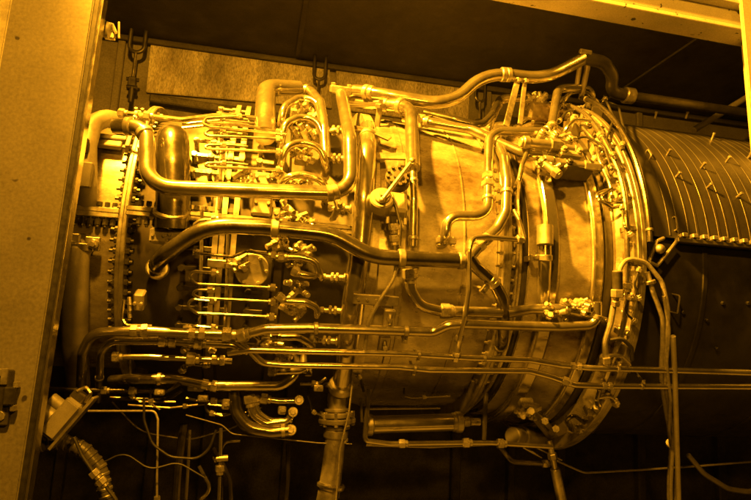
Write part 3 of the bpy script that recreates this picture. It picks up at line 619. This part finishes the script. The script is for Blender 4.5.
for L in ([(604, 96, .90), (614, 118, .92), (606, 140, .91), (616, 160, .93)], [(596, 100, .89), (618, 104, .92), (624, 130, .93), (622, 150, .92)], [(632, 236, .93), (624, 226, .93), (622, 206, .92)], [(640, 300, .93), (634, 284, .93), (640, 268, .94)], [(636, 322, .93), (624, 312, .92), (630, 296, .93)],
          [(570, 140, .88), (586, 136, .90), (604, 146, .91), (612, 170, .91)], [(558, 122, .87), (566, 112, .89), (580, 108, .90)]):
    pipe('thin_tube', L, 1.2, 'rubber' if R_.random() < .5 else 'bronze', bend=9, n=8, fits=(('nut', .06, 1.4), ('nut', .94, 1.4)))
# ring lines round the tail flange
def arc(name, X, R, a0, a1, r, m, fits=(), wob=0):
    n = 60; path = [onc(X+wob*math.sin(i*.4), R, math.radians(a0+(a1-a0)*i/n)) for i in range(n+1)]
    b = MB(); b.sweep(path, r, 10); o = b.build(name, m, ENG)
    for f in fits:
        p, t = at_t(path, f[1]); fit(f[0], p, t, r*f[2], o)
    return o
arc('ring_line', X4-.075, .90, 95, -35, .011, 'bright', (('clamp', .25, .8), ('nut', .45, 1), ('clamp', .62, .8), ('nut', .8, 1)), .006)
arc('ring_line', X4-.115, .875, 75, 8, .008, 'steel', (('nut', .3, 1), ('nut', .9, 1)), .008)
arc('ring_line', X4-.01, .945, 62, 2, .012, 'bronze', (('collar', .05, 1), ('collar', .95, 1)))
for a in range(-60, 88, 9):             # clips under the ring line
    p = onc(X4-.045, .872, math.radians(a+3)); n = onc(0, 1, math.radians(a+3)); t = onc(0, 1, math.radians(a+93)); b = MB()
    b.box(p+n*.018, ex_*.032, n*.004, t*.012); b.box(p-ex_*.03+n*.004, ex_*.004, n*.024, t*.011); b.prism(p+n*.01, p+n*.034, .009, 6, smooth=False); b.build('clip', 'flange', ENG)
# trunnion mount and link under the tail
TR = MB(); a_, c_ = cy(512, 436, .86), cy(548, 438, .84); k = px2m(a_)
TR.prism(a_, a_.lerp(c_, .2), 9*k, 18); TR.prism(a_.lerp(c_, .22), a_.lerp(c_, .3), 10.5*k, 18); TR.prism(a_.lerp(c_, .3), c_, 7.5*k, 16); TR.ball(c_, 9*k)
TRO = TR.build('trunnion_mount', 'cast', ENG)
l0, l1 = cy(549, 440, .86), cy(557, 478, .86); ll = (l1-l0).normalized()
b = MB(); b.prism(l0, l1, 3*k, 10); b.prism(l0.lerp(l1, .35), l0.lerp(l1, .5), 5*k, 6, smooth=False); e_ = l0+ll*((-1.79-l0.z)/ll.z); b.prism(l0.lerp(l1, .75), e_, 5.2*k, 12); b.build('mount_link', 'flange', TRO)
b = MB()
for q1, q2 in (((530, 410, .83), (568, 442, .85)), ((535, 418, .83), (552, 440, .84))): b.prism(cy(*q1), cy(*q2), 3*k, 8)
for x, y in ((531, 411), (545, 421), (556, 429), (565, 441)): q = cy(x, y, .85); b.prism(q, q+(C-q).normalized()*.03, 4*k, 6, smooth=False)
b.build('mount_bracket', 'flange', TRO)
pipe('thin_tube', [(498, 444, .84), (512, 462, .85), (548, 464, .86)], 2.4, 'steel', bend=10, n=8, fits=(('nut', .95),))
pipe('thin_tube', [(523, 447, .84), (550, 462, .86)], 1.5, 'bronze', n=8); pipe('thin_tube', [(532, 445, .84), (562, 460, .86)], 1.5, 'bronze', n=8)
# lower air cylinder and its bent hangers
o = pipe('actuator_cylinder', [(366, 425), (462, 422)], 8.5, 'steel', Y=-.42, n=20, fits=(('collar', .03), ('collar', .96), ('collar', .92, .9)))
b = MB(); a_, c_ = pl(462, 422, -.42), pl(480, 422, -.42); b.prism(a_, a_.lerp(c_, .4), 5*k, 6, smooth=False); b.prism(a_.lerp(c_, .45), c_, 3.6*k, 12); b.build('cylinder_rod', 'nut', o)
pipe('drain_line', [(369, 389), (365, 436), (366, 441), (390, 444), (460, 443), (490, 443), (552, 447)], 2.5, 'steel', Y=-.50, bend=8, n=10, fits=(('nut', .35, 1.1), ('nut', .62, 1.2), ('nut', .77, 1.2)))
pipe('drain_line', [(486, 393), (484, 440)], 2.2, 'steel', Y=-.50, n=10)
pipe('drain_line', [(366, 445), (430, 447), (500, 444)], 1.5, 'bronze', Y=-.50, n=8)
pipe('drain_line', [(361, 398), (362, 422)], 1.5, 'steel', Y=-.50, n=8)
pipe('drain_line', [(366, 409), (440, 408)], 1.3, 'bronze', Y=-.42, n=8)
# loops at the lower tail
pipe('thin_tube', [(600, 389, .90), (597, 400, .9), (597, 425, .88), (592, 432, .88), (570, 430, .88), (566, 420, .88), (574, 415, .88), (586, 424, .87), (592, 432, .86)], 2.0, 'bronze', bend=10, n=8, fits=(('nut', .15, 1.2),))
pipe('thin_tube', [(598, 398, .90), (612, 396, .91), (616, 404, .91)], 1.6, 'steel', bend=8, n=8, fits=(('nut', .9, 1.6),))
pipe('thin_tube', [(610, 340, .91), (622, 338, .92), (632, 348, .92), (632, 360, .91)], 2.0, 'rubber', bend=10, n=8)
pipe('thin_tube', [(606, 356, .91), (620, 355, .92), (630, 364, .92), (629, 372, .9)], 1.8, 'steel', bend=10, n=8)

# ================================================================== separate lines, cables and boxes
def tline(name, label, cat, pts, hw, m, R=None, Y=None, group=None, fits=(), bend=14, n=10, taper=None):
    o = pipe(name, pts, hw, m, R=R or .92, Y=Y, parent=None, bend=bend, n=n, fits=fits, taper=taper)
    return tag(o, label, cat, group)
zf = -1.80
def toz(x, y, R):                       # continue straight down to the floor
    p = cy(x, y, R); return V((p.x-.01, p.y, zf))
o = tline('sensor_cable', 'dark ribbed cable arching from the plug at the tail flange down to the floor', 'cable', [(617, 292), (618, 268), (628, 258), (646, 262), (660, 282), (665, 310), (667, 345), (668, 380), (671, 440), toz(672, 470, .92)], 2.3, 'cable', R=.92, bend=16)
PLG = pipe('plug', [(617.5, 293), (617.5, 272)], 5, 'dark', R=.92, parent=o, fits=(('nut', .02, .75), ('collar', .98, .8)))
b = MB(); p_, q_ = cy(616, 292, .92), cy(616, 306, .91); k = px2m(p_); b.prism(p_, p_.lerp(q_, .4), 4.4*k, 6, smooth=False); b.prism(p_.lerp(q_, .4), q_, 3*k, 12); b.prism(p_.lerp(q_, .6), q_, 4.2*k, 6, smooth=False); b.build('plug_nut', 'nut', o)
tline('sensor_cable', 'braided lead dropping from the plug to the lower pipes beside the tail flange', 'cable', [(617, 306), (615, 322), (607, 342), (605, 362), (600, 372)], 2.9, 'cable', R=.905, bend=14, fits=(('nut', .8, 1.2),))
tline('sensor_cable', 'braided cable kinked against the tail flange, tied beside the ribbed cable', 'cable', [(646, 272), (650, 292), (660, 318), (663, 345), (664, 380), (667, 420), (670, 450), toz(668, 480, .91)], 2.3, 'cable', R=.91, bend=16, fits=(('collar', .02, 1.8), ('collar', .5, 2.0), ('collar', .72, 1.9)))
tline('conduit_pipe', 'straight bright conduit standing upright in front of the exhaust drum', 'conduit', [(673, 336), (675, 380), toz(681, 500, .93)], 2.6, 'cast', R=.93, n=12)
tline('wire', 'thin slack wire sagging from the mount link to the right edge', 'wire', [(557, 461), (584, 473), (640, 470), (700, 466), (760, 461)], 1.0, 'cable', R=.90, bend=20, n=8)
tline('sagging_hose', 'dim slack hose sagging low below the exhaust drum at the right edge', 'hose', [(688, 455), (704, 474), (728, 489), (748, 492), (770, 486)], 2.6, 'hose', Y=-.45, bend=24, n=12)
tline('brace_rod', 'slanted brace rod behind the exhaust drum at upper right', 'rod', [(694, 130), (757, 91)], 3.0, 'post', Y=.55, n=12)
# lower left
HB_ = tline('flexible_hose', 'ribbed flexible hose curving down beneath the tilted switch box', 'hose', [(30, 446), (62, 441), (84, 449), (100, 468), (107, 500), V((-.62, -.86, zf))], 7.0, 'hose', Y=-.80, bend=26, n=18,
            taper=lambda t: 1)
path = fillet([pl(x, y, -.80) for x, y in ((30, 446), (62, 441), (84, 449), (100, 468), (107, 500))], 26*px2m(pl(84, 449, -.8)))
for i in range(15):
    p, t = at_t(path, .03+i*.067); k = px2m(p); b = MB(); b.prism(p-t*2.4*k, p+t*2.4*k, 7.9*k, 18, cham=.24); b.build('hose_ridge', 'hose', HB_)
SB = empty('switch_box', 'tilted painted switch box with a small latch beside the door edge', 'switch box', pl(70, 415, -.86))
u = (pl(93, 396, -.86)-pl(55, 440, -.86)); L_ = u.length; u.normalize(); w = u.cross(ey_).normalized(); k = px2m(pl(70, 415, -.86))
w = w if w.x > 0 else -w
cB = pl(63, 418, -.86)
b = MB(); b.box(cB, u*L_*.40, ey_*.03, w*9*k); b.build('box_body', 'box', SB)
b = MB(); b.box(cB-ey_*.032, u*L_*.34, ey_*.004, w*7*k); b.build('box_cover', 'cast', SB)
b = MB(); b.box(cB+w*11*k+u*3*k, u*L_*.58, ey_*.034, w*1.4*k); b.build('back_plate', 'flange', SB)
b = MB(); e = cB+u*L_*.47; b.box(e-w*2*k, u*5*k, ey_*.02, w*7*k); path = fillet([e-w*6*k+u*4*k-ey_*.02, e+u*12*k-w*2*k-ey_*.02, e+u*10*k+w*6*k-ey_*.02, e+w*8*k-ey_*.02], .01); b.sweep(path, 1.8*k, 8); b.build('box_latch', 'bright', SB)
b = MB(); b.prism(cB-u*L_*.1-w*8*k, cB-u*L_*.1-w*24*k, 9*k, 16); b.prism(cB+u*8*k-w*8*k, cB+u*8*k-w*22*k, 6*k, 14); b.build('cable_gland', 'cast', SB)
tline('wire', 'thin straight wire leading right from the tilted switch box', 'wire', [(88, 411), (142, 411), (155, 411), (158, 420), (157, 478), (157, 520)], 1.1, 'cable', Y=-.55, bend=6, n=8, fits=(('nut', .88, 1.7), ('nut', .94, 2)))
tline('wire', 'slack black wire looping below the lower left pipes', 'wire', [(144, 398), (144, 420), (152, 444), (170, 457), (198, 459), (210, 448), (216, 430)], 1.3, 'rubber', Y=-.6, bend=22, n=8)
tline('wire', 'thin cable running down across the ribbed hose', 'wire', [(74, 437), (82, 455), (92, 470), (104, 484), (118, 502), V((-.55, -.92, zf))], 1.9, 'rubber', Y=-.90, bend=12, n=8, fits=(('nut', .12, 1.6), ('nut', .15, 1.6)))
tline('wire', 'thin stretched wire crossing below the compressor to the flanged duct', 'wire', [(186, 415), (222, 425), (232, 434), (318, 443), (352, 444)], .6, 'cable', Y=-.5, bend=12, n=8)
grp = 'drain pipes standing below the compressor'
def drain(label, pts, hw, m, Y, fits=()):
    pts = list(pts); p = pl(*pts[-1], Y); pts.append(V((p.x-.012, Y, zf))); tline('drain_pipe', label, 'pipe', pts, hw, m, Y=Y, group=grp, fits=fits)
drain('thick pale upright drain pipe below the lower left elbows', [(184, 424), (178, 470), (176, 500)], 4.2, 'bronze', -.35)
drain('thin upright drain pipe just right of the thick pale one', [(190, 430), (188, 470), (186, 500)], 1.6, 'steel', -.4)
drain('upright drain pipe with two nuts, under the bracket knob', [(221, 428), (220, 470), (219, 500)], 1.8, 'steel', -.5, (('nut', .15, 1.6), ('nut', .3, 1.5)))
drain('bent drain pipe dropping right of the two-nut pipe', [(213, 448), (224, 466), (230, 480), (231, 500)], 2.2, 'bronze', -.5, (('nut', .3, 1.4),))
drain('kinked thin drain pipe leaning left of the two-nut pipe', [(199, 466), (212, 490), (198, 502)], 1.8, 'steel', -.5)
drain('long dark drain pipe standing left of the flanged duct', [(288, 444), (288, 480), (286, 500)], 2.2, 'bronze', -.4)
drain('short hooked drain pipe curling over at its top', [(240, 441), (226, 442), (222, 448), (222, 500)], 1.3, 'bronze', -.45)
tline('knob', 'pair of round knobs on the bracket under the lower elbows', 'knob', [(214, 460), (216, 459), (228, 458)], 3.2, 'flange', Y=-.5, n=12, taper=lambda t: 1.0 if t < .2 or t > .6 else .4)

# more clutter below the engine
for L, hw, m in (([(128, 405), (170, 408), (205, 404), (240, 408)], 1.4, 'steel'), ([(205, 392), (206, 412), (222, 416), (236, 412)], 1.6, 'steel'), ([(150, 388), (151, 404), (160, 410)], 1.6, 'bronze'),
                 ([(130, 352), (131, 396), (140, 402), (176, 402)], 1.5, 'bronze'), ([(186, 398), (200, 401), (232, 401), (238, 394)], 1.8, 'steel'), ([(300, 384), (318, 384), (326, 378)], 1.8, 'steel'), ([(262, 408), (240, 414), (214, 414)], 1.2, 'steel'),
                 ([(308, 396), (312, 412), (330, 418)], 1.3, 'steel'), ([(352, 384), (350, 398), (345, 440), (338, 498)], 1.5, 'steel'), ([(344, 372), (360, 376), (364, 392)], 1.4, 'bronze'), ([(404, 388), (404, 396), (412, 398), (450, 396)], 1.1, 'bronze')):
    pipe('thin_tube', L, hw, 'bronze', Y=-.50, bend=8, n=8, fits=(('nut', .5, 1.1),))
for x, y, w, h in ((203, 398, 5, 3), (196, 388, 8, 3), (226, 404, 4, 5), (282, 410, 4, 4), (160, 392, 5, 3), (318, 388, 5, 3), (308, 372, 4, 4)):
    p = pl(x, y, -.52); k = px2m(p); b = MB(); b.box(p, ex_*w*k, ey_*.02, ez_*h*k); b.prism(p-ey_*.035, p, 2*k, 6, smooth=False); b.prism(p+V((w*.6*k, -.03, 0)), p+V((w*.6*k, 0, 0)), 1.4*k, 6, smooth=False); b.build('bracket', 'flange', ENG)
tline('wire', 'thin dark wire hanging in a loose curve right of the flanged duct', 'wire', [(352, 386), (349, 412), (340, 450), (336, 500), V((pl(336, 500, -.62).x, -.62, zf))], .9, 'cable', Y=-.62, bend=20, n=8)
tline('wire', 'long thin wire drooping behind the drain pipes at lower left', 'wire', [(112, 402), (140, 432), (190, 440), (240, 426), (260, 402)], .8, 'cable', Y=-.3, bend=40, n=8)
tline('wire', 'thin wire curling out of the ribbed hose towards the drain pipes', 'wire', [(104, 462), (124, 452), (150, 470), (178, 462), (205, 478)], .8, 'rubber', Y=-.62, bend=20, n=8)
tline('sensor_cable', 'thin braided cable twisting round the upright conduit', 'cable', [(664, 296), (668, 330), (666, 362), (672, 400), (669, 432), (676, 462), toz(675, 480, .93)], 1.6, 'cable', R=.93, bend=22)

# ================================================================== light
w = bpy.data.worlds.new('World'); sc.world = w; w.use_nodes = True
nt = w.node_tree; bg = nt.nodes['Background']
tc = nt.nodes.new('ShaderNodeTexCoord'); sep = nt.nodes.new('ShaderNodeSeparateXYZ'); nt.links.new(tc.outputs['Generated'], sep.inputs[0])
mr = nt.nodes.new('ShaderNodeMapRange'); mr.inputs[1].default_value = .10; mr.inputs[2].default_value = .7; mr.inputs[3].default_value = .06; mr.inputs[4].default_value = 1
nt.links.new(sep.outputs['Z'], mr.inputs[0])
mx = nt.nodes.new('ShaderNodeMix'); mx.data_type = 'RGBA'; mx.inputs[6].default_value = (0, 0, 0, 1); mx.inputs[7].default_value = (1, .385, .012, 1)
nt.links.new(mr.outputs[0], mx.inputs[0]); nt.links.new(mx.outputs[2], bg.inputs[0]); bg.inputs[1].default_value = .055
GOLD = (1, .385, .014)
def area(name, loc, target, size, power):
    l = bpy.data.lights.new(name, 'AREA'); l.shape = 'DISK'; l.size = size; l.energy = power; l.color = GOLD
    o = bpy.data.objects.new(name, l); col.objects.link(o); o.location = loc
    o.rotation_euler = (V(target)-V(loc)).to_track_quat('-Z', 'Y').to_euler(); return o
kl = bpy.data.lights.new('key_lamp', 'SPOT'); kl.energy = 5000; kl.color = GOLD; kl.shadow_soft_size = .11; kl.spot_size = math.radians(80); kl.spot_blend = .4
ko = bpy.data.objects.new('key_lamp', kl); col.objects.link(ko); ko.location = (-.8, -1.42, 2.15)
ko.rotation_euler = (V((1.15, -.4, .2))-V(ko.location)).to_track_quat('-Z', 'Y').to_euler()
area('front_lamp', (-.3, -3.0, 1.6), (.2, 0, .4), .18, 195)
area('low_fill', (.35, -2.9, .15), (.3, 0, -.3), .12, 16)  # added fill without a fixture, puts highlights on the lower pipes

# origins of top-level meshes at their base
for o in list(sc.objects):
    if o.type == 'MESH' and not o.parent and not o.children and o.location.length == 0:
        vs = [v.co for v in o.data.vertices]
        c = V(((min(v.x for v in vs)+max(v.x for v in vs))/2, (min(v.y for v in vs)+max(v.y for v in vs))/2, min(v.z for v in vs)))
        o.data.transform(Matrix.Translation(-c)); o.location = c

sc.view_settings.view_transform = 'Standard'; sc.view_settings.look = 'None'; sc.view_settings.gamma = 1; sc.view_settings.exposure = .2
sc.render.engine = 'CYCLES'; sc.cycles.use_denoising = True; sc.cycles.max_bounces = 6; sc.cycles.sample_clamp_indirect = 4
